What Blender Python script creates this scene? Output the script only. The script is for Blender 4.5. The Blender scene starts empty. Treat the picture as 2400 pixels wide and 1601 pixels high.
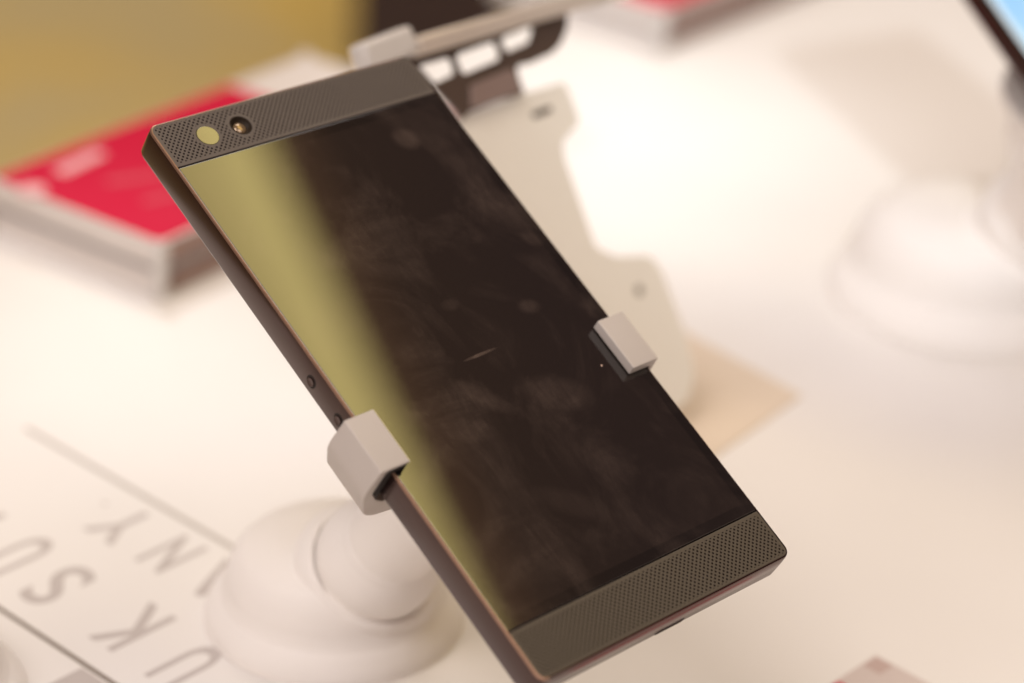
import bpy, bmesh, math, random
import numpy as np
from mathutils import Matrix, Vector

MM = 0.001
scene = bpy.context.scene
col = scene.collection

# ------------------------------------------------------------------ camera
# table top is z = 0; the camera stands 352 mm above the table origin
AX = np.array([[0.99863, 0.052336, 0.0],
               [0.02376, -0.453368, 0.891007],
               [0.046632, -0.889785, -0.45399]])       # columns: camera right, down, forward
CAM_H = 352.0
FPX = 5600.0
cam_d = bpy.data.cameras.new('camera')
cam = bpy.data.objects.new('camera', cam_d)
col.objects.link(cam)
r_, d_, f_ = AX[:, 0], AX[:, 1], AX[:, 2]
mw = Matrix(((r_[0], -d_[0], -f_[0], 0), (r_[1], -d_[1], -f_[1], 0), (r_[2], -d_[2], -f_[2], CAM_H * MM), (0, 0, 0, 1)))
cam.matrix_world = mw
cam_d.sensor_width = 36.0
cam_d.lens = 36.0 * FPX / 2400.0
cam_d.clip_start = 0.02
cam_d.clip_end = 60.0
cam_d.dof.use_dof = True
cam_d.dof.focus_distance = 0.541
cam_d.dof.aperture_fstop = 5.7
cam_d.dof.aperture_blades = 0
scene.camera = cam

# ------------------------------------------------------------------ world
w = bpy.data.worlds.new('World')
scene.world = w
w.use_nodes = True
nt = w.node_tree
nt.nodes.clear()
wo = nt.nodes.new('ShaderNodeOutputWorld')
wb = nt.nodes.new('ShaderNodeBackground')
tc = nt.nodes.new('ShaderNodeTexCoord')


def wmath(op, a, b=None, clamp=False):
    n = nt.nodes.new('ShaderNodeMath')
    n.operation = op
    n.use_clamp = clamp
    for i, v in enumerate((a, b)):
        if v is None:
            continue
        if isinstance(v, (int, float)):
            n.inputs[i].default_value = v
        else:
            nt.links.new(v, n.inputs[i])
    return n.outputs[0]


def wdot(vec):
    n = nt.nodes.new('ShaderNodeVectorMath')
    n.operation = 'DOT_PRODUCT'
    nt.links.new(tc.outputs['Generated'], n.inputs[0])
    n.inputs[1].default_value = vec
    return n.outputs['Value']


def wramp(val, lo, hi, stops):
    mr = nt.nodes.new('ShaderNodeMapRange')
    mr.inputs['From Min'].default_value = lo
    mr.inputs['From Max'].default_value = hi
    nt.links.new(val, mr.inputs['Value'])
    cr = nt.nodes.new('ShaderNodeValToRGB')
    cr.color_ramp.interpolation = 'LINEAR'
    el = cr.color_ramp.elements
    while len(el) < len(stops):
        el.new(0.5)
    for e, (p, c) in zip(el, stops):
        e.position = (p - lo) / (hi - lo)
        e.color = (*c, 1)
    nt.links.new(mr.outputs[0], cr.inputs[0])
    return cr.outputs[0]


# the hall around the stand: brown dimness, and an added yellow band for the screen to reflect
BAND_N = Vector((0.49664729, 0.65965855, -0.56408517))
BAND_C = Vector((0.49, 0.34, 0.80)).normalized()
band = wramp(wdot(BAND_N), -0.08, 0.12,
             [(-0.08, (.62, .47, .19)), (-0.040, (.80, .61, .23)), (-0.020, (1.0, .79, .30)), (-0.0066, (1.24, 1.0, .36)),
              (-0.0060, (.12, .068, .036)), (0.009, (.115, .060, .033)), (0.015, (.046, .028, .019)), (0.075, (.034, .022, .019))])
amb = wramp(wdot(Vector((0, 0, 1))), -1, 1, [(-1, (.10, .065, .05)), (-0.1, (.16, .105, .085)), (0.25, (.26, .17, .14)), (1, (.22, .15, .12))])
foc = wmath('SUBTRACT', wdot(BAND_C), 0.90)
foc = wmath('MULTIPLY', foc, 20.0, True)
ms = nt.nodes.new('ShaderNodeVectorMath')
ms.operation = 'SCALE'
ms.inputs['Scale'].default_value = 3.6
nt.links.new(band, ms.inputs[0])
mas = nt.nodes.new('ShaderNodeVectorMath')
mas.operation = 'SCALE'
mas.inputs['Scale'].default_value = 1.0
nt.links.new(amb, mas.inputs[0])
mx = nt.nodes.new('ShaderNodeMix')
mx.data_type = 'RGBA'
nt.links.new(foc, mx.inputs[0])
nt.links.new(mas.outputs[0], mx.inputs[6])
nt.links.new(ms.outputs[0], mx.inputs[7])
nt.links.new(mx.outputs[2], wb.inputs['Color'])
wb.inputs['Strength'].default_value = 1.0
nt.links.new(wb.outputs[0], wo.inputs[0])

# ------------------------------------------------------------------ lights


def look(o, target):
    o.rotation_euler = (Vector(target) - o.location).to_track_quat('-Z', 'Y').to_euler()


def area(name, loc, target, size, power, color):
    l = bpy.data.lights.new(name, 'AREA')
    l.shape = 'DISK'
    l.size = size
    l.energy = power
    l.color = color
    o = bpy.data.objects.new(name, l)
    o.location = loc
    col.objects.link(o)
    look(o, target)


def spot(name, loc, target, angle, blend, power, color, radius):
    l = bpy.data.lights.new(name, 'SPOT')
    l.spot_size = math.radians(angle)
    l.spot_blend = blend
    l.energy = power
    l.color = color
    l.shadow_soft_size = radius
    o = bpy.data.objects.new(name, l)
    o.location = loc
    col.objects.link(o)
    look(o, target)


WARM = (1.0, 0.91, 0.868)
area('soft_lamp', (-0.78, -0.44, 2.26), (0, 0.6, 0), 1.4, 31.5, WARM)
area('soft_lamp', (1.1, -0.5, 2.2), (0, 0.6, 0), 1.4, 15.5, WARM)  # fill light added on the right
area('soft_lamp', (-1.7, -0.7, 1.5), (0, 0.55, 0), 1.2, 15.0, WARM)  # side fill added to brighten the left of the domes
area('soft_lamp', (-0.1, 2.3, 2.2), (0, 0.6, 0), 1.2, 15.0, WARM)  # fill added from behind to lift the shade under the phone
spot('spot_lamp', (0.25, 1.9, 1.5), (0.030, 0.86, 0), 8.5, 1.0, 66.0, (.90, .95, 1.0), 0.05)
spot('spot_lamp', (-0.5, 1.7, 1.5), (-0.112, 0.66, 0), 7.0, 1.0, 50.0, (.90, .95, 1.0), 0.05)
spot('shadow_spot', (0.10, -1.54, 1.64), (0.13, 1.00, 0.0), 8.0, 0.7, 125.0, (.84, .93, 1.0), 0.03)  # unseen narrow lamp added to cast the right phone's shadow
spot('floor_fill', (-0.8, 2.6, 1.8), (-0.75, 3.6, -0.8), 90, 1.0, 132.0, (1.0, .86, .62), 0.2)  # unseen lamp added to brighten the carpet

scene.view_settings.view_transform = 'Standard'
scene.view_settings.look = 'None'
scene.view_settings.exposure = 0.0
scene.view_settings.gamma = 1.0

# ------------------------------------------------------------------ helpers


def at(px, py, h=0.0):
    """point (mm) at height h on the sight line of a spot of the photograph"""
    r = AX @ np.array([(px - 1200.0) / FPX, (py - 800.5) / FPX, 1.0])
    k = (CAM_H - h) / -r[2]
    return Vector((r[0] * k, r[1] * k, h))


def link(o, parent=None):
    col.objects.link(o)
    if parent:
        o.parent = parent
    return o


def tag(o, label=None, cat=None, group=None, kind=None):
    if label: o['label'] = label
    if cat: o['category'] = cat
    if group: o['group'] = group
    if kind: o['kind'] = kind
    return o


def empty(name, mat=None):
    o = bpy.data.objects.new(name, None)
    o.empty_display_size = 0.02
    col.objects.link(o)
    if mat is not None:
        o.matrix_world = mat
    return o


def mesh_obj(name, bm, mat, parent=None, smooth=True, scale=MM, angle=35, axes=()):
    me = bpy.data.meshes.new(name)
    if scale != 1:
        bmesh.ops.scale(bm, vec=(scale,) * 3, verts=bm.verts)
    bmesh.ops.recalc_face_normals(bm, faces=bm.faces)
    bm.to_mesh(me)
    bm.free()
    if smooth:
        for p in me.polygons:
            p.use_smooth = True
        me.set_sharp_from_angle(angle=math.radians(angle))
        if axes:                      # keep the big flat faces flat: their rims are sharp
            flat = {}
            for p in me.polygons:
                f = next((i + 1 for i, a in enumerate(axes) if abs(p.normal.dot(a)) > 0.9995), 0)
                for ek in p.edge_keys:
                    flat.setdefault(ek, set()).add(f)
            for e in me.edges:
                if len(flat.get(tuple(sorted(e.vertices)), ())) > 1:
                    e.use_edge_sharp = True
    o = bpy.data.objects.new(name, me)
    for m in (mat if isinstance(mat, (list, tuple)) else [mat]):
        me.materials.append(m)
    return link(o, parent)


def rpoly(pts, rad, seg=6):
    """polygon with rounded corners; rad is one number or one per corner"""
    n = len(pts)
    if not isinstance(rad, (list, tuple)):
        rad = [rad] * n
    out = []
    for i in range(n):
        p = Vector(pts[i]); a = Vector(pts[i - 1]) - p; b = Vector(pts[(i + 1) % n]) - p
        r = rad[i]
        if r <= 0:
            out.append(tuple(p)); continue
        ang = a.angle(b)
        t = min(r / math.tan(ang / 2), a.length * 0.49, b.length * 0.49)
        p0, p1 = p + a.normalized() * t, p + b.normalized() * t
        for k in range(seg + 1):
            s = k / seg
            q = p0 * (1 - s) ** 2 + p * 2 * s * (1 - s) + p1 * s * s
            out.append((q.x, q.y))
    return out


def circle(cx, cy, r, n=32, ry=None):
    return [(cx + r * math.cos(2 * math.pi * i / n), cy + (ry or r) * math.sin(2 * math.pi * i / n)) for i in range(n)]


def rect(x0, y0, x1, y1):
    return [(x0, y0), (x1, y0), (x1, y1), (x0, y1)]


def plate(name, outer, z0, z1, mat, parent=None, holes=(), bevel=0.0, frame=None, res=2):
    """a flat plate (mm) between z0 and z1 with holes and bevelled rims; frame maps its (x, y, z) elsewhere"""
    cu = bpy.data.curves.new(name, 'CURVE')
    cu.dimensions = '2D'
    cu.fill_mode = 'BOTH'
    for poly in [outer, *holes]:
        sp = cu.splines.new('POLY')
        sp.points.add(len(poly) - 1)
        for q, p in zip(sp.points, poly):
            q.co = (p[0], p[1], 0, 1)
        sp.use_cyclic_u = True
    t = abs(z1 - z0)
    cu.extrude = max(t / 2 - bevel, 0)
    cu.bevel_depth = bevel
    cu.bevel_resolution = res
    cu.offset = -bevel
    tmp = bpy.data.objects.new('tmp', cu)
    col.objects.link(tmp)
    dg = bpy.context.evaluated_depsgraph_get()
    dg.update()
    me = bpy.data.meshes.new_from_object(tmp.evaluated_get(dg))
    bpy.data.objects.remove(tmp)
    bm = bmesh.new()
    bm.from_mesh(me)
    bmesh.ops.remove_doubles(bm, verts=bm.verts, dist=1e-4)
    bmesh.ops.translate(bm, vec=(0, 0, (z0 + z1) / 2), verts=bm.verts)
    if frame is not None:
        bmesh.ops.transform(bm, matrix=frame, verts=bm.verts)
    a = (frame.to_3x3() if frame is not None else Matrix.Identity(3)) @ Vector((0, 0, 1))
    return mesh_obj(name, bm, mat, parent, axes=[a.normalized()])


def lathe(name, prof, mat, parent=None, n=96, frame=None, angle=35):
    bm = bmesh.new()
    rings = []
    for r, z in prof:
        if r < 1e-6:
            rings.append([bm.verts.new((0, 0, z))])
        else:
            rings.append([bm.verts.new((r * math.cos(2 * math.pi * i / n), r * math.sin(2 * math.pi * i / n), z)) for i in range(n)])
    for A, B in zip(rings, rings[1:]):
        if len(A) == 1 and len(B) == 1:
            continue
        for i in range(n):
            j = (i + 1) % n
            if len(A) == 1:
                bm.faces.new((A[0], B[i], B[j]))
            elif len(B) == 1:
                bm.faces.new((A[i], A[j], B[0]))
            else:
                bm.faces.new((A[i], A[j], B[j], B[i]))
    if frame is not None:
        bmesh.ops.transform(bm, matrix=frame, verts=bm.verts)
    a = (frame.to_3x3() if frame is not None else Matrix.Identity(3)) @ Vector((0, 0, 1))
    return mesh_obj(name, bm, mat, parent, angle=angle, axes=[a.normalized()])


def smooth_prof(pts, k=6):
    """Catmull-Rom through profile points"""
    out = []
    P = [pts[0]] + list(pts) + [pts[-1]]
    for i in range(1, len(P) - 2):
        p0, p1, p2, p3 = (np.array(P[i + j]) for j in (-1, 0, 1, 2))
        for s in range(k):
            t = s / k
            q = 0.5 * ((2 * p1) + (-p0 + p2) * t + (2 * p0 - 5 * p1 + 4 * p2 - p3) * t * t + (-p0 + 3 * p1 - 3 * p2 + p3) * t ** 3)
            out.append((max(float(q[0]), 0.0), float(q[1])))
    out.append(tuple(pts[-1]))
    return out


def box(name, lo, hi, mat, parent=None, bevel=0.0, frame=None, seg=3):
    bm = bmesh.new()
    bmesh.ops.create_cube(bm, size=1.0)
    lo, hi = Vector(lo), Vector(hi)
    for v in bm.verts:
        v.co = Vector(((v.co.x + .5) * (hi.x - lo.x) + lo.x, (v.co.y + .5) * (hi.y - lo.y) + lo.y, (v.co.z + .5) * (hi.z - lo.z) + lo.z))
    if bevel:
        bmesh.ops.bevel(bm, geom=list(bm.edges), offset=bevel, segments=seg, affect='EDGES', profile=0.5)
    if frame is not None:
        bmesh.ops.transform(bm, matrix=frame, verts=bm.verts)
    R3 = frame.to_3x3() if frame is not None else Matrix.Identity(3)
    return mesh_obj(name, bm, mat, parent, axes=[(R3 @ Vector(v)).normalized() for v in ((1, 0, 0), (0, 1, 0), (0, 0, 1))])


# ------------------------------------------------------------------ materials


class NT:
    def __init__(s, name):
        s.m = bpy.data.materials.new(name)
        s.m.use_nodes = True
        s.t = s.m.node_tree
        s.b = s.t.nodes['Principled BSDF']
        s.co = s.t.nodes.new('ShaderNodeTexCoord')

    def n(s, kind, **kw):
        o = s.t.nodes.new(kind)
        for k, v in kw.items():
            setattr(o, k, v)
        return o

    def math(s, op, a, b=None, c=None, clamp=False):
        o = s.n('ShaderNodeMath', operation=op, use_clamp=clamp)
        for i, v in enumerate((a, b, c)):
            if v is None: continue
            if isinstance(v, (int, float)): o.inputs[i].default_value = v
            else: s.t.links.new(v, o.inputs[i])
        return o.outputs[0]

    def noise(s, scale, detail=3, rough=0.5, dist=0.0, sx=(1, 1, 1), rot=(0, 0, 0)):
        mp = s.n('ShaderNodeMapping')
        mp.inputs['Scale'].default_value = sx
        mp.inputs['Rotation'].default_value = rot
        s.t.links.new(s.co.outputs['Object'], mp.inputs[0])
        o = s.n('ShaderNodeTexNoise')
        o.inputs['Scale'].default_value = scale
        o.inputs['Detail'].default_value = detail
        o.inputs['Roughness'].default_value = rough
        o.inputs['Distortion'].default_value = dist
        s.t.links.new(mp.outputs[0], o.inputs['Vector'])
        return o.outputs['Fac']

    def rng(s, v, a, b, c, d):
        o = s.n('ShaderNodeMapRange')
        for i, x in zip(('From Min', 'From Max', 'To Min', 'To Max'), (a, b, c, d)):
            o.inputs[i].default_value = x
        s.t.links.new(v, o.inputs['Value'])
        return o.outputs[0]

    def mix(s, f, a, b):
        o = s.n('ShaderNodeMix', data_type='RGBA')
        for i, v in ((0, f), (6, a), (7, b)):
            if isinstance(v, tuple): o.inputs[i].default_value = (*v, 1)
            elif isinstance(v, (int, float)): o.inputs[i].default_value = v
            else: s.t.links.new(v, o.inputs[i])
        return o.outputs[2]

    def set(s, key, v):
        if isinstance(v, tuple): s.b.inputs[key].default_value = (*v, 1)
        elif isinstance(v, (int, float)): s.b.inputs[key].default_value = v
        else: s.t.links.new(v, s.b.inputs[key])
        return s

    def bump(s, h, strength=0.2, dist=0.0003):
        o = s.n('ShaderNodeBump')
        o.inputs['Strength'].default_value = strength
        o.inputs['Distance'].default_value = dist
        s.t.links.new(h, o.inputs['Height'])
        s.t.links.new(o.outputs[0], s.b.inputs['Normal'])
        return s


def simple(name, c, rough=0.5, metal=0.0, var=0.06, nscale=60, ior=1.45, grain=0.0, gscale=3000):
    k = NT(name)
    f = k.noise(nscale, 4, 0.6)
    lo = tuple(x * (1 - var) for x in c); hi = tuple(min(x * (1 + var), 1) for x in c)
    k.set('Base Color', k.mix(f, lo, hi)).set('Metallic', metal).set('IOR', ior)
    k.set('Roughness', k.rng(k.noise(nscale * 2.3, 3), 0.3, 0.7, max(rough - .05, .02), min(rough + .05, 1)))
    if grain:
        k.bump(k.noise(gscale, 2, 0.7), grain, 0.0001)
    return k.m


TABLE = simple('white_table_laminate', (.80, .775, .745), 0.38, var=0.012, nscale=9)
PRINT_AND_PATCH_GREY = simple('printed_letters_and_taupe_patch', (.52, .475, .45), 0.5, nscale=30)
PRINT_LIGHT = simple('printed_light_line', (.47, .43, .39), 0.5, nscale=30)
PRINT_DARK = simple('printed_brown_line', (.17, .13, .095), 0.5, nscale=30)
STAND = simple('white_stand_plastic', (.88, .85, .815), 0.55, var=0.02, nscale=25)
CLAMP = simple('grey_clamp_plastic', (.49, .45, .42), 0.55, var=0.03, nscale=80, grain=0.25)
RUBBER = simple('black_rubber_lining', (.02, .015, .013), 0.8)
FLOOR = None
k = NT('mustard_carpet')
k.set('Base Color', k.mix(k.rng(k.noise(2.3, 4, .6, .4), .38, .62, 0, 1), (.52, .375, .11), (.42, .35, .20))).set('Roughness', 0.95)
k.bump(k.noise(250, 3, .7), .5, .003)
FLOOR = k.m

# phone: anodised dark frame
k = NT('anodised_dark_frame')
k.set('Base Color', k.mix(k.noise(50, 4), (.010, .004, .004), (.015, .007, .007))).set('Roughness', k.rng(k.noise(60, 2, .5), .3, .7, .17, .24)).set('IOR', 1.7).set('Specular Tint', (1.0, .68, .62))
FRAME = k.m
k = NT('bronze_chamfer_highlight')
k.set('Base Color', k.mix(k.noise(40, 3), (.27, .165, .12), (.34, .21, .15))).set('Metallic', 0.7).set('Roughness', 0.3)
CHAMFER_GLINT = k.m  # highlight of the left chamfer, put in as bronze colour


def grille_mat(name, base, hole, y_lo, y_hi, discs=()):
    """matt plastic with a diamond grid of drilled dots, 1.35 mm apart"""
    k = NT(name)
    sp = k.n('ShaderNodeSeparateXYZ')
    k.t.links.new(k.co.outputs['Object'], sp.inputs[0])
    X = k.math('MULTIPLY', sp.outputs[0], 1000.0)
    Y = k.math('MULTIPLY', sp.outputs[1], 1000.0)
    P = 1.36
    a = k.math('DIVIDE', k.math('ADD', X, Y), P)
    b = k.math('DIVIDE', k.math('SUBTRACT', X, Y), P)
    fa = k.math('SUBTRACT', k.math('FRACT', k.math('ADD', a, 100.5)), .5)
    fb = k.math('SUBTRACT', k.math('FRACT', k.math('ADD', b, 100.5)), .5)
    d = k.math('SQRT', k.math('ADD', k.math('MULTIPLY', fa, fa), k.math('MULTIPLY', fb, fb)))
    m = k.rng(d, .22, .32, 1, 0)
    m = k.math('MULTIPLY', m, 1.0, clamp=True)
    m = k.math('MULTIPLY', m, k.math('LESS_THAN', k.math('ABSOLUTE', X), 38.2))
    m = k.math('MULTIPLY', m, k.math('GREATER_THAN', Y, y_lo))
    m = k.math('MULTIPLY', m, k.math('LESS_THAN', Y, y_hi))
    for (dx, dy, dr) in discs:
        ex = k.math('SUBTRACT', X, dx); ey = k.math('SUBTRACT', Y, dy)
        dd = k.math('SQRT', k.math('ADD', k.math('MULTIPLY', ex, ex), k.math('MULTIPLY', ey, ey)))
        m = k.math('MULTIPLY', m, k.math('GREATER_THAN', dd, dr))
    bc = k.mix(k.noise(35, 4, .6), tuple(x * .9 for x in base), tuple(x * 1.1 for x in base))
    k.set('Base Color', k.mix(m, bc, hole))
    k.set('Roughness', 0.5)
    k.set('Specular IOR Level', k.rng(m, 0, 1, .5, .05))
    k.bump(k.math('MULTIPLY', m, -1.0), .8, .0003)
    return k.m


GR_TOP = grille_mat('top_speaker_grille_plastic', (.096, .078, .071), (.008, .005, .005), -78.1, -67.3, ((-16.9, -72.6, 3.5), (-26.6, -72.4, 3.5)))
GR_BOT = grille_mat('bottom_speaker_grille_plastic', (.070, .056, .043), (.012, .008, .006), 67.3, 78.1)

# screen glass with fingerprints
k = NT('smudged_screen_glass')
sm = k.noise(38, 5, .6, 1.2, sx=(1, .7, 1), rot=(0, 0, .5))
st = k.noise(120, 4, .7, .8, sx=(.35, 1.3, 1), rot=(0, 0, -.35))
smf = k.math('MULTIPLY', k.rng(sm, .46, .72, 0, 1), k.rng(st, .3, .7, .4, 1), clamp=True)
sp = k.n('ShaderNodeSeparateXYZ')
k.t.links.new(k.co.outputs['Object'], sp.inputs[0])
SX = k.math('MULTIPLY', sp.outputs[0], 1000.0)
SY = k.math('MULTIPLY', sp.outputs[1], 1000.0)


def blob(cx, cy, rx, ry, rot=0.0):
    ca, sa = math.cos(rot), math.sin(rot)
    dx = k.math('SUBTRACT', SX, cx); dy = k.math('SUBTRACT', SY, cy)
    u_ = k.math('DIVIDE', k.math('ADD', k.math('MULTIPLY', dx, ca), k.math('MULTIPLY', dy, sa)), rx)
    v_ = k.math('DIVIDE', k.math('SUBTRACT', k.math('MULTIPLY', dy, ca), k.math('MULTIPLY', dx, sa)), ry)
    r = k.math('SQRT', k.math('ADD', k.math('MULTIPLY', u_, u_), k.math('MULTIPLY', v_, v_)))
    return k.math('MULTIPLY', k.rng(r, .45, 1.0, 1, 0), 1.0, clamp=True)


BLOBS = []
k.smf = smf
SCREEN_K = k


# ------------------------------------------------------------------ the setting
bm = bmesh.new()
bmesh.ops.create_grid(bm, x_segments=1, y_segments=1, size=1.0)
for v in bm.verts:
    v.co = Vector((v.co.x * 8000, v.co.y * 8000 + 4000, -800))
fl = mesh_obj('floor', bm, FLOOR, smooth=False)
tag(fl, kind='structure')

# display table: its far edge runs along the red box
ANG = math.radians(55.0)
ex = Vector((math.cos(ANG), math.sin(ANG), 0)); ey = Vector((-ex.y, ex.x, 0))
N1 = Vector((-116.8, 708.8, 0))
T_TABLE = empty('display_table', Matrix.Translation((0, 0.6, -0.8)))
tag(T_TABLE, 'white display table with taupe printed letters and lines on its top', 'table')
e0 = N1 + ey * 84.0
fr = Matrix.Translation((0, -600, 800))


def tpt(a, b):
    v = e0 + ex * a + ey * b
    return (v.x, v.y)


plate('tabletop', [tpt(-1500, 0), tpt(-1500, -1500), tpt(1800, -1500), tpt(1800, 0)], -28, 0, TABLE, T_TABLE, bevel=1.0, frame=fr)
for a_, b_ in ((-1200, -120), (-1200, -1200), (1500, -120), (1500, -1200)):
    p = e0 + ex * a_ + ey * b_
    box('leg', (p.x - 30, p.y - 30, -800), (p.x + 30, p.y + 30, -28.5), TABLE, T_TABLE, bevel=2, frame=fr)

# printed letters and lines: the print's reading direction
TA = math.radians(139.0)
ta = Vector((math.cos(TA), math.sin(TA), 0)); tb = Vector((-ta.y, ta.x, 0))


def glyph(bm, ch, a0, a1, b0, b1, z=0.06):
    cu = bpy.data.curves.new('g', 'FONT')
    cu.body = ch
    cu.size = 1.0
    cu.extrude = 0.0
    cu.offset = 0.016
    o = bpy.data.objects.new('g', cu)
    col.objects.link(o)
    dg = bpy.context.evaluated_depsgraph_get(); dg.update()
    me = bpy.data.meshes.new_from_object(o.evaluated_get(dg))
    bpy.data.objects.remove(o)
    xs = [v.co.x for v in me.vertices]; ys = [v.co.y for v in me.vertices]
    x0, x1, y0, y1 = min(xs), max(xs), min(ys), max(ys)
    vs = []
    for v in me.vertices:
        s = (v.co.x - x0) / (x1 - x0); t = (v.co.y - y0) / (y1 - y0)
        p = ta * (a0 + (a1 - a0) * s) + tb * (b0 + (b1 - b0) * t)
        vs.append(bm.verts.new((p.x, p.y, z)))
    for f in me.polygons:
        try: bm.faces.new([vs[i] for i in f.vertices])
        except ValueError: pass


for row in ([('A', 402.0, 418.6, -367.2, -349.6), ('N', 425.2, 435.2, -367.2, -349.0), ('Y', 444.5, 457.5, -367.0, -349.0), ('.', 462.4, 464.0, -362.6, -361.0)],
            [('U', 382.8, 391.8, -337.2, -316.2), ('K', 405.0, 416.2, -338.7, -316.8), ('S', 434.0, 444.2, -337.0, -315.4), ('U', 453.5, 462.8, -338.6, -317.5), ('P', 476.5, 486.0, -338.0, -317.0)]):
    bm = bmesh.new()
    for g in row:
        glyph(bm, *g)
    bmesh.ops.transform(bm, matrix=fr, verts=bm.verts)
    mesh_obj('printed_lettering', bm, PRINT_AND_PATCH_GREY, T_TABLE, smooth=False)


def strip(name, a0, a1, b0, b1, mat, z=0.05):
    bm = bmesh.new()
    vs = [bm.verts.new((*(ta * a + tb * b).to_2d(), z)) for a, b in ((a0, b0), (a1, b0), (a1, b1), (a0, b1))]
    bm.faces.new(vs)
    bmesh.ops.transform(bm, matrix=fr, verts=bm.verts)
    return mesh_obj(name, bm, mat, T_TABLE, smooth=False)


strip('printed_line', 395, 513, -373.3, -371.3, PRINT_LIGHT)
strip('printed_line', 330, 520, -309.1, -307.7, PRINT_DARK)
strip('taupe_patch', 393.6, 404.8, -307.0, -285.0, PRINT_AND_PATCH_GREY)  # taupe patch beyond the dark line

# ------------------------------------------------------------------ the phone
MR = Matrix(((0.71413, 0.60637, -0.34976), (0.7, -0.61563, 0.36193), (0.00414, -0.5033, -0.8641)))
PT = Vector((-9.883, 486.815, 103.753))


def mat4(R, t):
    m = R.to_4x4()
    m.translation = Vector(t) * MM
    return m


def body_mesh(name, hw, hh, th, rad, ch, mats, parent, back_in=0.8):
    """rounded slab, front face at z = 0, chamfer ring, slightly drawn-in back; slot 1 is the chamfer"""
    def ring(inset, z):
        r = max(rad - inset, 0.3)
        pts = []
        for (cx, cy, a0) in ((hw - rad, hh - rad, 0), (-(hw - rad), hh - rad, 90), (-(hw - rad), -(hh - rad), 180), (hw - rad, -(hh - rad), 270)):
            for i in range(9):
                a = math.radians(a0 + i * 90 / 8)
                pts.append((cx + r * math.cos(a), cy + r * math.sin(a), z))
        return pts
    rings = [(ch, 0.0, 0), (ch * .55, .18 * ch, 1), (ch * .22, ch * 1.3, 1), (.04, 1.9, 0), (0, 2.3, 0), (0, th - .9, 0), (back_in * .35, th - .3, 0), (back_in, th, 0)]
    bm = bmesh.new()
    prev = None
    for ins, z, slot in rings:
        vs = [bm.verts.new(p) for p in ring(ins, z)]
        if prev is None:
            first = vs
        else:
            n = len(vs)
            for i in range(n):
                f = bm.faces.new((prev[i], prev[(i + 1) % n], vs[(i + 1) % n], vs[i]))
                f.material_index = slot if max(prev[i].co.x, prev[(i + 1) % n].co.x) < -hw * .9 else 0  # highlight colour goes on the left edge only
        prev = vs
    bm.faces.new(prev)
    # front: a shallow tray that the glass and the grilles fill
    inn = [bm.verts.new(p) for p in ring(ch + .15, 0.0)]
    low = [bm.verts.new(p) for p in ring(ch + .15, 1.6)]
    n = len(inn)
    for i in range(n):
        j = (i + 1) % n
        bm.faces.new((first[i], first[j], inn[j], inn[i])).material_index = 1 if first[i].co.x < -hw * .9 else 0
        bm.faces.new((inn[i], inn[j], low[j], low[i]))
    bm.faces.new(low)
    return mesh_obj(name, bm, mats, parent, angle=50)


phone = empty('smartphone', mat4(MR, PT))
tag(phone, 'dark smartphone with two dotted speaker grilles, in sharp focus, held tilted by clamp jaws', 'smartphone')
body_mesh('frame', 39.65, 79.3, 8.5, 2.6, 0.42, [FRAME, CHAMFER_GLINT], phone)

for cx, cy, rx, ry, rot, amp in ((22.0, -56.0, 4.4, 3.8, 0.6, .60), (21, -2.6, 3.6, 2.4, 0.2, .38), (34.7, -19.1, 3.6, 2.4, .8, .30), (0.2, 4.4, 5.6, .55, -.02, 1.1),
                                 (28, 18.3, .30, .30, 0, 14.0), (1.9, -10, 3.0, 2.0, 0, .22), (12.4, 20.5, 10, 5.5, .5, .30), (-6.8, 14.3, 9, 3.0, .9, .28),
                                 (-15.6, 20.8, 7, 3.5, .4, .20), (-3.7, 46.3, 12, 4, .7, .16), (-12.5, 20.5, 2.5, 2, 0, .2), (6, 30, 5, 14, .3, .12)):
    BLOBS.append((blob(cx, cy, rx, ry, rot), amp))
k = SCREEN_K
tot = k.math('MULTIPLY', k.smf, .70)
for bsock, amp in BLOBS:
    tot = k.math('ADD', tot, k.math('MULTIPLY', bsock, amp))
rid = k.noise(500, 2, .5, 1.5, sx=(1, .25, 1), rot=(0, 0, .8))
tot = k.math('MULTIPLY', tot, k.rng(rid, .35, .65, .7, 1.15))
# the printed border round the display area
inside = k.math('MULTIPLY', k.math('LESS_THAN', k.math('ABSOLUTE', k.math('ADD', SX, 0)), 36.6), k.math('LESS_THAN', k.math('ABSOLUTE', SY), 63.4))
basec = k.mix(inside, (.003, .002, .002), (.0095, .0062, .0055))
dust = k.n('ShaderNodeVectorMath', operation='SCALE')
dust.inputs[0].default_value = (.055, .040, .033)
k.t.links.new(tot, dust.inputs['Scale'])
addn = k.n('ShaderNodeVectorMath', operation='ADD')
k.t.links.new(basec, addn.inputs[0]); k.t.links.new(dust.outputs[0], addn.inputs[1])
k.set('Base Color', addn.outputs[0]).set('IOR', 1.95)
k.set('Roughness', k.rng(tot, 0, 1, .02, .07))
GLASS = k.m

plate('screen', rpoly(rect(-39.05, -66.05, 39.05, 66.1), .25), 0.0, 1.55, GLASS, phone, bevel=.22, res=3)
hole = [circle(-16.9, -72.6, 2.75, 40), circle(-26.6, -72.4, 2.8, 40)]
plate('top_speaker_grille', rpoly([(-39.05, -66.35), (-39.05, -78.7), (39.05, -78.7), (39.05, -66.35)], [.2, 2.0, 2.0, .2]), 0.0, 1.55, GR_TOP, phone, holes=hole, bevel=.12)
plate('bottom_speaker_grille', rpoly([(-39.05, 78.7), (-39.05, 66.4), (39.05, 66.4), (39.05, 78.7)], [2.0, .2, .2, 2.0]), 0.0, 1.55, GR_BOT, phone, bevel=.12)

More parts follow.
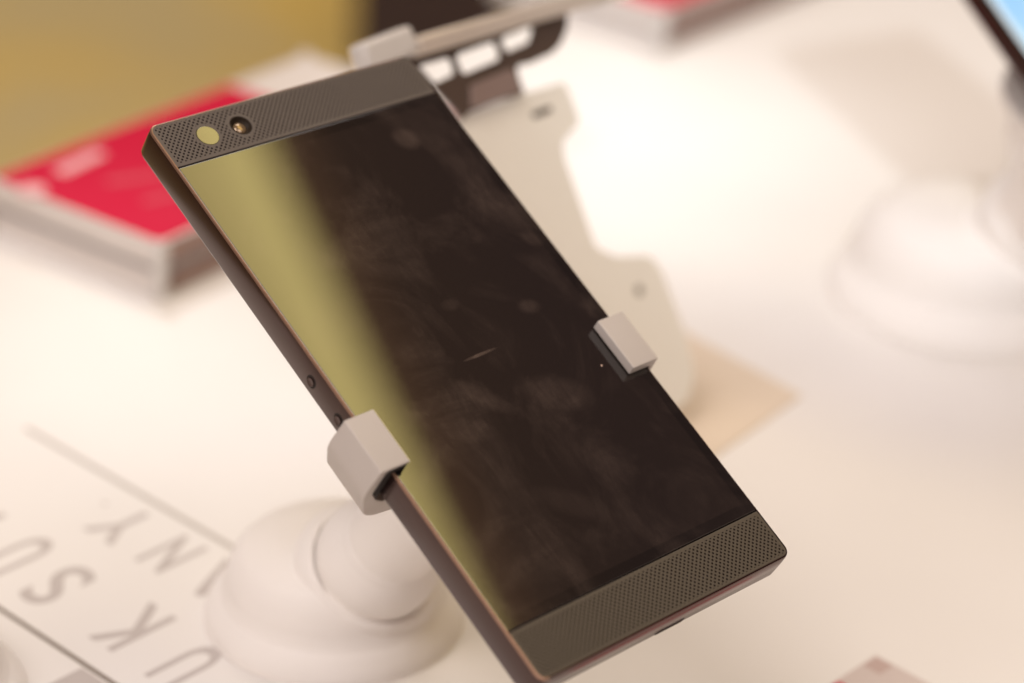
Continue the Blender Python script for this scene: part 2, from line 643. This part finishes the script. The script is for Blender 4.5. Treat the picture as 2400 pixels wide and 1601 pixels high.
LENS_BLK = simple('black_lens_barrel', (.022, .014, .008), .6, ior=1.3)
k = NT('sensor_window_glass'); k.set('Base Color', (.03, .025, .01)).set('Roughness', .05).set('IOR', 2.1)
SENSOR = k.m
k = NT('coated_lens_glass'); k.set('Base Color', k.mix(k.noise(600, 2), (.20, .13, .07), (.34, .24, .14))).set('Roughness', .12).set('IOR', 2.0).set('Metallic', .5)
LENSG = k.m
cm = Matrix.Translation((-16.9, -72.6, 0)) @ Matrix.Rotation(math.pi, 4, 'X')     # lathe z points out of the screen
camo = lathe('front_camera', [(2.72, 0.02), (2.55, 0.02), (2.35, -.55), (1.75, -1.15), (1.6, -1.2), (0, -1.2)], LENS_BLK, phone, 48, cm)
lathe('lens', smooth_prof([(1.65, -1.19), (1.5, -.92), (1.0, -.68), (.5, -.58), (0, -.55)], 3), LENSG, camo, 40, cm)
lathe('proximity_sensor', [(2.72, -.6), (2.72, .0), (2.68, .01), (0, .015)], SENSOR, phone, 48, Matrix.Translation((-26.6, -72.4, 0)) @ Matrix.Rotation(math.pi, 4, 'X'))

for yy in (-6.4, 4.6):
    fm = Matrix.Translation((-39.65, yy, 4.8)) @ Matrix.Rotation(-math.pi / 2, 4, 'Y')
    btn = lathe('volume_button', [(1.12, -.1), (1.12, .30), (1.0, .38), (.4, .30), (0, .30)], FRAME, phone, 32, fm)
    lathe('button_gap', [(1.62, -.05), (1.62, .012), (1.13, .014), (1.13, -.05)], RUBBER, btn, 32, fm)
plate('charging_port', rpoly(rect(-1.2, -8.0, 7.8, -6.2), .85), 79.15, 79.32, RUBBER, phone, frame=Matrix(((1, 0, 0, 0), (0, 0, 1, 0), (0, -1, 0, 0), (0, 0, 0, 1))))


# ------------------------------------------------------------------ the stands
def jaw(name, s, lip, parent, y0, y1):
    """C-shaped clamp jaw: profile in x-z of the phone, drawn along y. s = -1 left, +1 right"""
    o = 44.3 if s < 0 else 41.3
    t_ = -2.15 if s < 0 else -0.3          # underside of the lip
    wi = 42.5 if s < 0 else 40.3           # inside of the wall
    pr = [(lip, -3.0), (o - .1, -3.0), (o + .9, 6.0), (o - 3.8, 17.8), (27, 20.2), (27, 13), (37.0, 12.6), (39.9, 10.2), (wi, 6.5), (wi - .3, t_), (lip, t_)]
    rd = [.4, .55, 10, 9, 1.2, .5, 2.5, 1.5, 3, 1.0, .3]
    pts = rpoly([(s * x, z) for x, z in pr], rd, 8)
    F = Matrix(((1, 0, 0, 0), (0, 0, 1, 0), (0, 1, 0, 0), (0, 0, 0, 1)))
    j = plate(name, pts, y0, y1, CLAMP, parent, bevel=.3, frame=F)
    li = rpoly([(s * x, z) for x, z in [(lip + .15, t_ + .02), (wi - .35, t_ + .05), (wi - .05, 6.4), (39.85, 10.0), (39.75, 9.6), (39.75, -.03), (lip + .15, -.03)]], .05, 2)
    plate('rubber_pad', li, y0 + .3, y1 - .22, RUBBER, j, frame=F)
    return j


DOME = smooth_prof([(34, 0), (34.3, 1.2), (33.4, 3.6), (31.6, 6.2), (30.0, 8.0), (28.9, 10.6), (28.2, 13.6), (26.6, 17.6), (23.8, 21.0), (19.5, 22.8), (14, 23.8), (0, 24.0)], 5)


def make_stand(base, R, T, label, dome=1.0, ball=(12, -13, 26), ns=1.0):
    """white phone stand: domed foot on the table, a leaning neck and a two-jaw clamp across the phone's back"""
    root = empty('phone_stand', Matrix.Translation(Vector(base) * MM))
    tag(root, label, 'phone stand', 'white phone stands on the display table')
    inv = Matrix.Translation(-Vector(base))
    bs = lathe('base', [(r * dome, z * dome) for r, z in DOME], STAND, root, 96)
    lathe('base_rim', [(34.25 * dome, 0), (34.6 * dome, .1), (34.6 * dome, .6), (34.2 * dome, .65)], STAND, bs, 96)
    top = Vector(T) + R @ Vector((0, 16, 20.5))
    ball = Vector(ball) * dome
    foot = Vector(base) + ball
    ax = (top - foot)
    L = ax.length
    q = ax.to_track_quat('Z', 'Y').to_matrix().to_4x4()
    fm = inv @ Matrix.Translation(foot) @ q
    ballp = [(ns * 16.2 * math.cos(math.radians(a)), ns * 16.2 * math.sin(math.radians(a))) for a in range(-70, 40, 6)]
    nk = lathe('neck', ballp + smooth_prof([(12.7 * ns, 10.8 * ns), (11.9 * ns, 13 * ns), (11.8 * ns, L * .38), (12.4 * ns, L * .5), (14.5 * ns, L * .66), (18.5, L * .82), (22.6, L - 3.5), (23.4, L - 1), (22.8, L)], 6) + [(0, L)], STAND, root, 72, fm)
    lathe('neck_socket', smooth_prof([(ns * 15.6, -12 * ns), (ns * 19.5, -9 * ns), (ns * 18.4, -4.4 * ns), (ns * 17.2, -3.2 * ns), (ns * 16.25, -3.2 * ns), (ns * 16.0, -4 * ns)], 5), STAND, bs, 72, fm)
    P = inv @ Matrix.Translation(Vector(T)) @ R.to_4x4()
    return root, P


def to_frame(o, P, root):
    """re-seat a part built in phone millimetres into the stand's frame"""
    o.parent = root
    Pm = P.copy()
    Pm.translation = P.translation * MM
    o.data.transform(Pm)


def clamp_parts(root, P, hw=39.5, y0=8.6, y1=23.2):
    for s, lip in ((-1, 35.9), (1, 32.9)):
        j = jaw('clamp_jaw', s, lip, root, y0, y1)
        for o in [j, *j.children]:
            Pm = P.copy(); Pm.translation = P.translation * MM
            o.data.transform(Pm)
    c = box('clamp_bar', (-30, y0 + 1.5, 13.4), (30, y1 - 1.5, 19.6), CLAMP, root, bevel=1.0)
    Pm = P.copy(); Pm.translation = P.translation * MM
    c.data.transform(Pm)
    for s in (-1, 1):
        pass


st1, P1 = make_stand((-43, 528, 0), MR, PT, 'white phone stand gripping the dark phone with dotted grilles, in the foreground')
clamp_parts(st1, P1)
CLEAR = simple('yellowed_clear_tape', (.55, .46, .34), .2)
tp = plate('tape_scrap', rpoly([(-35.6, 23.6), (-33.2, 23.4), (-33.0, 28.2), (-33.8, 30.0), (-35.2, 27.0)], .3), 9.6, 9.9, CLEAR, None)
to_frame(tp, P1, st1)

# right-hand phone and stand
a_ = math.radians(10)
R2 = MR @ Matrix(((math.cos(a_), -math.sin(a_), 0), (math.sin(a_), math.cos(a_), 0), (0, 0, 1)))
PT2 = Vector((172.5, 712.4, 114))
st2, P2 = make_stand((155.2, 744.6, 0), R2, PT2, 'blurred white phone stand at the right edge, under the lit blue screen', 1.4, ns=1.25)
clamp_parts(st2, P2, y0=42, y1=57)
ph2 = empty('smartphone', mat4(R2, PT2))
tag(ph2, 'smartphone with lit pale blue screen, cut off by the top right corner', 'smartphone')
BLK = simple('black_phone_glass', (.012, .008, .012), .22, ior=1.5)
body_mesh('frame', 37.0, 75, 7.4, 6.0, 0.5, [FRAME, FRAME], ph2)
k = NT('lit_blue_screen')
k.set('Base Color', (.02, .02, .02)).set('Roughness', .1)
spx = k.n('ShaderNodeSeparateXYZ'); k.t.links.new(k.co.outputs['Object'], spx.inputs[0])
e_ = k.rng(k.math('MULTIPLY', spx.outputs[0], 1000.0), -35.2, -31.6, 0, 1)
edge = k.math('GREATER_THAN', e_, .62)
cl_ = k.mix(k.rng(k.noise(28, 3), .4, .6, 0, 1), (.36, .66, .98), (.50, .78, 1.0))
k.set('Emission Color', k.mix(edge, (.86, .97, 1.0), cl_)).set('Emission Strength', 1.0)
plate('screen', rpoly(rect(-36.3, -74.3, 36.3, 74.3), 5.5), 0.0, 1.5, BLK, ph2, bevel=.2)
plate('display', rpoly(rect(-35.3, -67, 35.3, 67), .3), -.06, -.02, k.m, ph2)
DARKBR = simple('brown_cable_plastic', (.14, .065, .045), .5)
cab = lathe('security_cable', smooth_prof([(2.2, 0), (3.4, 6), (3.4, 16), (2.0, 24), (1.6, 60)], 5), DARKBR, st2, 24,
            Matrix.Translation(at(2412, 250, 70) - Vector((155.2, 744.6, 0))) @ Matrix.Rotation(math.radians(160), 4, 'X'))

# bottom-left stand, only its foot reaches into the picture
b3 = at(-268, 1648)
R3_ = Matrix.Rotation(math.radians(-90), 3, 'Z') @ MR
st3, P3 = make_stand(tuple(b3), R3_, b3 + Matrix.Rotation(math.radians(-90), 3, 'Z') @ (PT - Vector((-43, 528, 0))), 'white phone stand showing only a sliver of its foot in the bottom left corner', 1.0, (-13, -12, 26))

# ------------------------------------------------------------------ boxes on the table
RED = simple('red_card', (.55, .0, .036), .65, var=.03, nscale=20, ior=1.3)
REDFAINT = simple('faint_pink_print', (.56, .06, .09), .6)
REDLT = simple('pink_white_print', (.78, .44, .46), .5)
BOXW = simple('white_box_card', (.68, .63, .59), .5, var=.04)
BOXG = simple('grey_box_groove', (.20, .17, .17), .5)
BOXB = simple('brown_side_tone', (.30, .19, .155), .45, var=.08)
GUARD = simple('clear_corner_guard', (.62, .59, .56), .15, var=.03)


def slip_box(corner, ang, length, width, h, label, marks, whole_red=True):
    F = Matrix.Rotation(math.radians(ang), 4, 'Z')
    root = empty('product_box', Matrix.Translation(Vector(corner) * MM) @ F)
    tag(root, label, 'box', 'red-topped product boxes')
    L_, W_ = length, width
    b = box('base', (.8, .8, 0), (L_ - .8, W_ - .8, h * .38), BOXW, root, bevel=.5)
    box('groove', (1.2, 1.2, h * .38 - .4), (L_ - 1.2, W_ - 1.2, h * .52), BOXG, root)
    lid = box('lid', (0, 0, h * .52), (L_, W_, h - .5), BOXW, root, bevel=.5)
    plate('top_panel', rpoly(rect(1.4, 1.4, L_ - 1.4, W_ - 1.4), .6), h - .6, h - .1, RED, lid, bevel=.1)
    # darker brown bands on the near long side
    for nm, z0, z1 in (('side_band', h * .56, h - 1.2), ('side_band', 1.0, h * .36)):
        box(nm, (4.5, -.25, z0), (L_ - 4.5, .3, z1), BOXB, root)
    for (cx, cy) in ((0, 0), (L_, 0), (0, W_), (L_, W_)):
        box('corner_guard', (cx - 2.1, cy - 2.1, 0.0), (cx + 2.1, cy + 2.1, h + .5), GUARD, root, bevel=.9)
    for i_, poly in enumerate(marks):
        plate('printed_mark', poly, h - .08, h - .02, REDLT if i_ < 2 else REDFAINT, lid)
    return root


def bx(ang, corner, px, py, h):
    q = at(px, py, h) - Vector(corner)
    c_, s_ = math.cos(math.radians(ang)), math.sin(math.radians(ang))
    return (q.x * c_ + q.y * s_, -q.x * s_ + q.y * c_)


C1 = N1
m1 = [bx(55, C1, *p, 20) for p in ((50, 445), (150, 398), (225, 362), (262, 425), (420, 402), (345, 470), (470, 440), (560, 212), (714, 158), (640, 225), (700, 205))]


def bar(p, q, r):
    p, q = Vector(p), Vector(q)
    d = (q - p).normalized(); n = Vector((-d.y, d.x))
    return rpoly([tuple(p + n * r - d * r), tuple(p - n * r - d * r), tuple(q - n * r + d * r), tuple(q + n * r + d * r)], r * .7, 4)


marks = [rpoly(circle(m1[0][0] + 2.5, m1[0][1] - 2.5, 5.0, 16), 0), bar(m1[1], m1[2], 3.0), bar(m1[3], m1[4], 2.0), bar(m1[5], m1[6], 1.6)]
pb1 = slip_box(C1, 55, 168, 82, 20, 'flat box with red top and pale sides, left of the sharp phone', marks)
xw = m1[7][0]
plate('end_label', rect(xw + 2, 3, 166.3, 80.3), 19.92, 20.05, BOXW, pb1.children[2])

C2 = at(1548, 122)
slip_box(tuple(C2), 51, 240, 95, 19, 'blurred red-topped box with brown long side, at the top edge right of the bracket', [])

# ------------------------------------------------------------------ slotted display bracket behind the phone
P0 = at(1625, 950, 8)
Xd = Vector((math.cos(math.radians(50)), math.sin(math.radians(50)), 0))
Nd = Vector((math.sin(math.radians(50)), -math.cos(math.radians(50)), 0))
TL = math.radians(63)
Ud = -Nd * math.cos(TL) + Vector((0, 0, 1)) * math.sin(TL)
Zd = Xd.cross(Ud)
BR = Matrix((Xd, Ud, Zd)).transposed()
brk = empty('display_bracket', mat4(BR, P0))
tag(brk, 'leaning cream bracket with dark slotted frame and metal rail, behind the sharp phone', 'bracket')


def bp(px, py):
    r = Vector(AX @ np.array([(px - 1200.0) / FPX, (py - 800.5) / FPX, 1.0]))
    o = Vector((0, 0, CAM_H))
    kk = (P0 - o).dot(Zd) / r.dot(Zd)
    q = o + r * kk - P0
    return (q.dot(Xd), q.dot(Ud))


def c5(x, y):
    return bp(800 + x / 3.918, y / 3.918)


CREAM = simple('cream_plate_plastic', (.84, .81, .73), .45, var=.03)
DFR = simple('dark_bronze_frame', (.085, .058, .045), .4, var=.2, nscale=120)
DFL = simple('brown_stem_plate', (.24, .175, .155), .4, var=.15, nscale=60)
RAIL = simple('satin_steel_rail', (.62, .55, .48), .38, metal=.35, var=.08, nscale=80)
cream = [bp(*p) for p in ((1070, 278), (1218, 222), (1326, 191), (1361, 286), (1320, 330), (1324, 370), (1398, 580), (1447, 602), (1523, 597), (1552, 632), (1604, 770), (1631, 873), (1615, 940), (1575, 965), (1480, 930), (1180, 560), (1060, 340))]
h1 = bp(1270, 263); h2 = bp(1498, 681)
slot = rpoly([(h1[0] - 4.2, h1[1] - .9), (h1[0] + 4.2, h1[1] - .9), (h1[0] + 4.2, h1[1] + .9), (h1[0] - 4.2, h1[1] + .9)], .8)
plate('back_plate', rpoly(cream, [1, 1, 2.5, 2.5, 2, 3, 4, 3, 5, 5, 8, 8, 6, 5, 3, 3, 3]), -2.0, 0, CREAM, brk, bevel=.4)
plate('slot_shade', slot, -0.1, .06, simple('dark_slot_paint', (.05, .03, .02), .8), brk)  # flat dark plate drawn for the slot, shade put in its colour
plate('dimple_disc', circle(*h2, 1.7, 20), -0.1, .05, simple('dimple_grey', (.26, .23, .19), .5), brk)  # flat disc darker than the plate, drawn for the dimple
fo = [c5(*p) for p in ((540, 500), (1200, 330), (2045, 118), (2025, 300), (1965, 430), (1885, 505), (1700, 590), (1565, 620), (1590, 740), (1640, 865), (1400, 940), (1120, 1050), (1090, 1100), (900, 900), (850, 840))]
holes = [rpoly([c5(*p) for p in q], 1.6) for q in (
    ((640, 615), (985, 520), (1035, 690), (830, 790), (700, 740)),
    ((1005, 520), (1385, 385), (1440, 545), (1075, 700)),
    ((1415, 370), (1745, 235), (1700, 395), (1475, 495)))]
plate('slotted_frame', rpoly(fo, [.5, .5, 1, 3, 4, 4, 3, 1.5, 1, .5, .5, .5, .5, .5, .5]), .3, 2.2, DFR, brk, holes=holes, bevel=.35)
plate('stem_plate', rpoly([c5(*p) for p in ((1120, 800), (1480, 650), (1530, 680), (1590, 860), (1130, 1020))], 1.0), 2.25, 3.2, DFL, brk, bevel=.3)
ra, rb = c5(560, 475), c5(2600, -110)
rv = (Vector(rb) - Vector(ra)); rl = rv.length; rang = math.atan2(rv.y, rv.x)
box('rail', (0, -2.6, 2.4), (rl, 2.9, 7.5), RAIL, brk, bevel=1.2, frame=Matrix.Translation((*ra, 0)) @ Matrix.Rotation(rang, 4, 'Z'))
e0_, e1_ = c5(60, 580), c5(520, 400)
ev = Vector(e1_) - Vector(e0_)
box('end_block', (0, -4, 1), (ev.length, 4.0, 8), simple('lilac_white_block', (.60, .575, .55), .4), brk, bevel=1.5, frame=Matrix.Translation((*e0_, 0)) @ Matrix.Rotation(math.atan2(ev.y, ev.x), 4, 'Z'))
# thin tan sheet painted as the shadow wedge right of the phone
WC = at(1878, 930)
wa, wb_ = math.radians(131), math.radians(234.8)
shade_pts = [Vector((0, 0)), Vector((math.cos(wb_), math.sin(wb_))) * 62, Vector((math.cos(wb_), math.sin(wb_))) * 62 + Vector((math.cos(wa), math.sin(wa))) * 78, Vector((math.cos(wa), math.sin(wa))) * 78]
toB = BR.to_4x4().inverted() @ Matrix.Translation(-P0)
plate('shade_sheet', rpoly([(WC.x + p.x, WC.y + p.y) for p in shade_pts], 1.0), 0.05, .75, simple('tan_painted_shade', (.70, .595, .475), .5), brk, bevel=.1, frame=toB)
# rear prop so that the plate stands on the table
box('prop_leg', (-45, -3, -60), (-35, 60, -2.2), CREAM, brk, bevel=1)

# ------------------------------------------------------------------ leaflet at the bottom right
LC = at(2052, 1538)
lf = empty('leaflet', Matrix.Translation(LC * MM) @ Matrix.Rotation(math.radians(227), 4, 'Z'))
tag(lf, 'pale leaflet with mauve corner and red print, at the bottom edge', 'leaflet')
LP = simple('pale_leaflet_paper', (.60, .52, .49), .6)
plate('sheet', rect(0, 0, 95, 60), 0.05, .30, LP, lf)
plate('corner_print', rect(.6, .6, 6.2, 6.0), .31, .33, simple('mauve_print', (.50, .38, .35), .6), lf)
plate('red_print', rpoly(rect(16.6, .6, 88, 9.0), 1.0), .31, .33, RED, lf)
plate('red_print', rpoly(rect(18.0, 30, 88, 52), 1.0), .31, .33, RED, lf)

# ------------------------------------------------------------------ black pedestal on the floor behind the table
pd = at(1010, 175, -800)
yaw = math.atan2(pd.x, pd.y)
ped = empty('floor_pedestal', Matrix.Translation(pd * MM) @ Matrix.Rotation(-yaw, 4, 'Z'))
tag(ped, 'black pedestal standing on the mustard floor behind the table, blurred at the top', 'pedestal')
PBLK = simple('black_pedestal_lacquer', (.048, .031, .037), .6)
box('body', (-104, 0, 12), (105, 250, 1150), PBLK, ped, bevel=6)
box('plinth', (-94, 10, 0), (95, 240, 11.8), PBLK, ped, bevel=2)
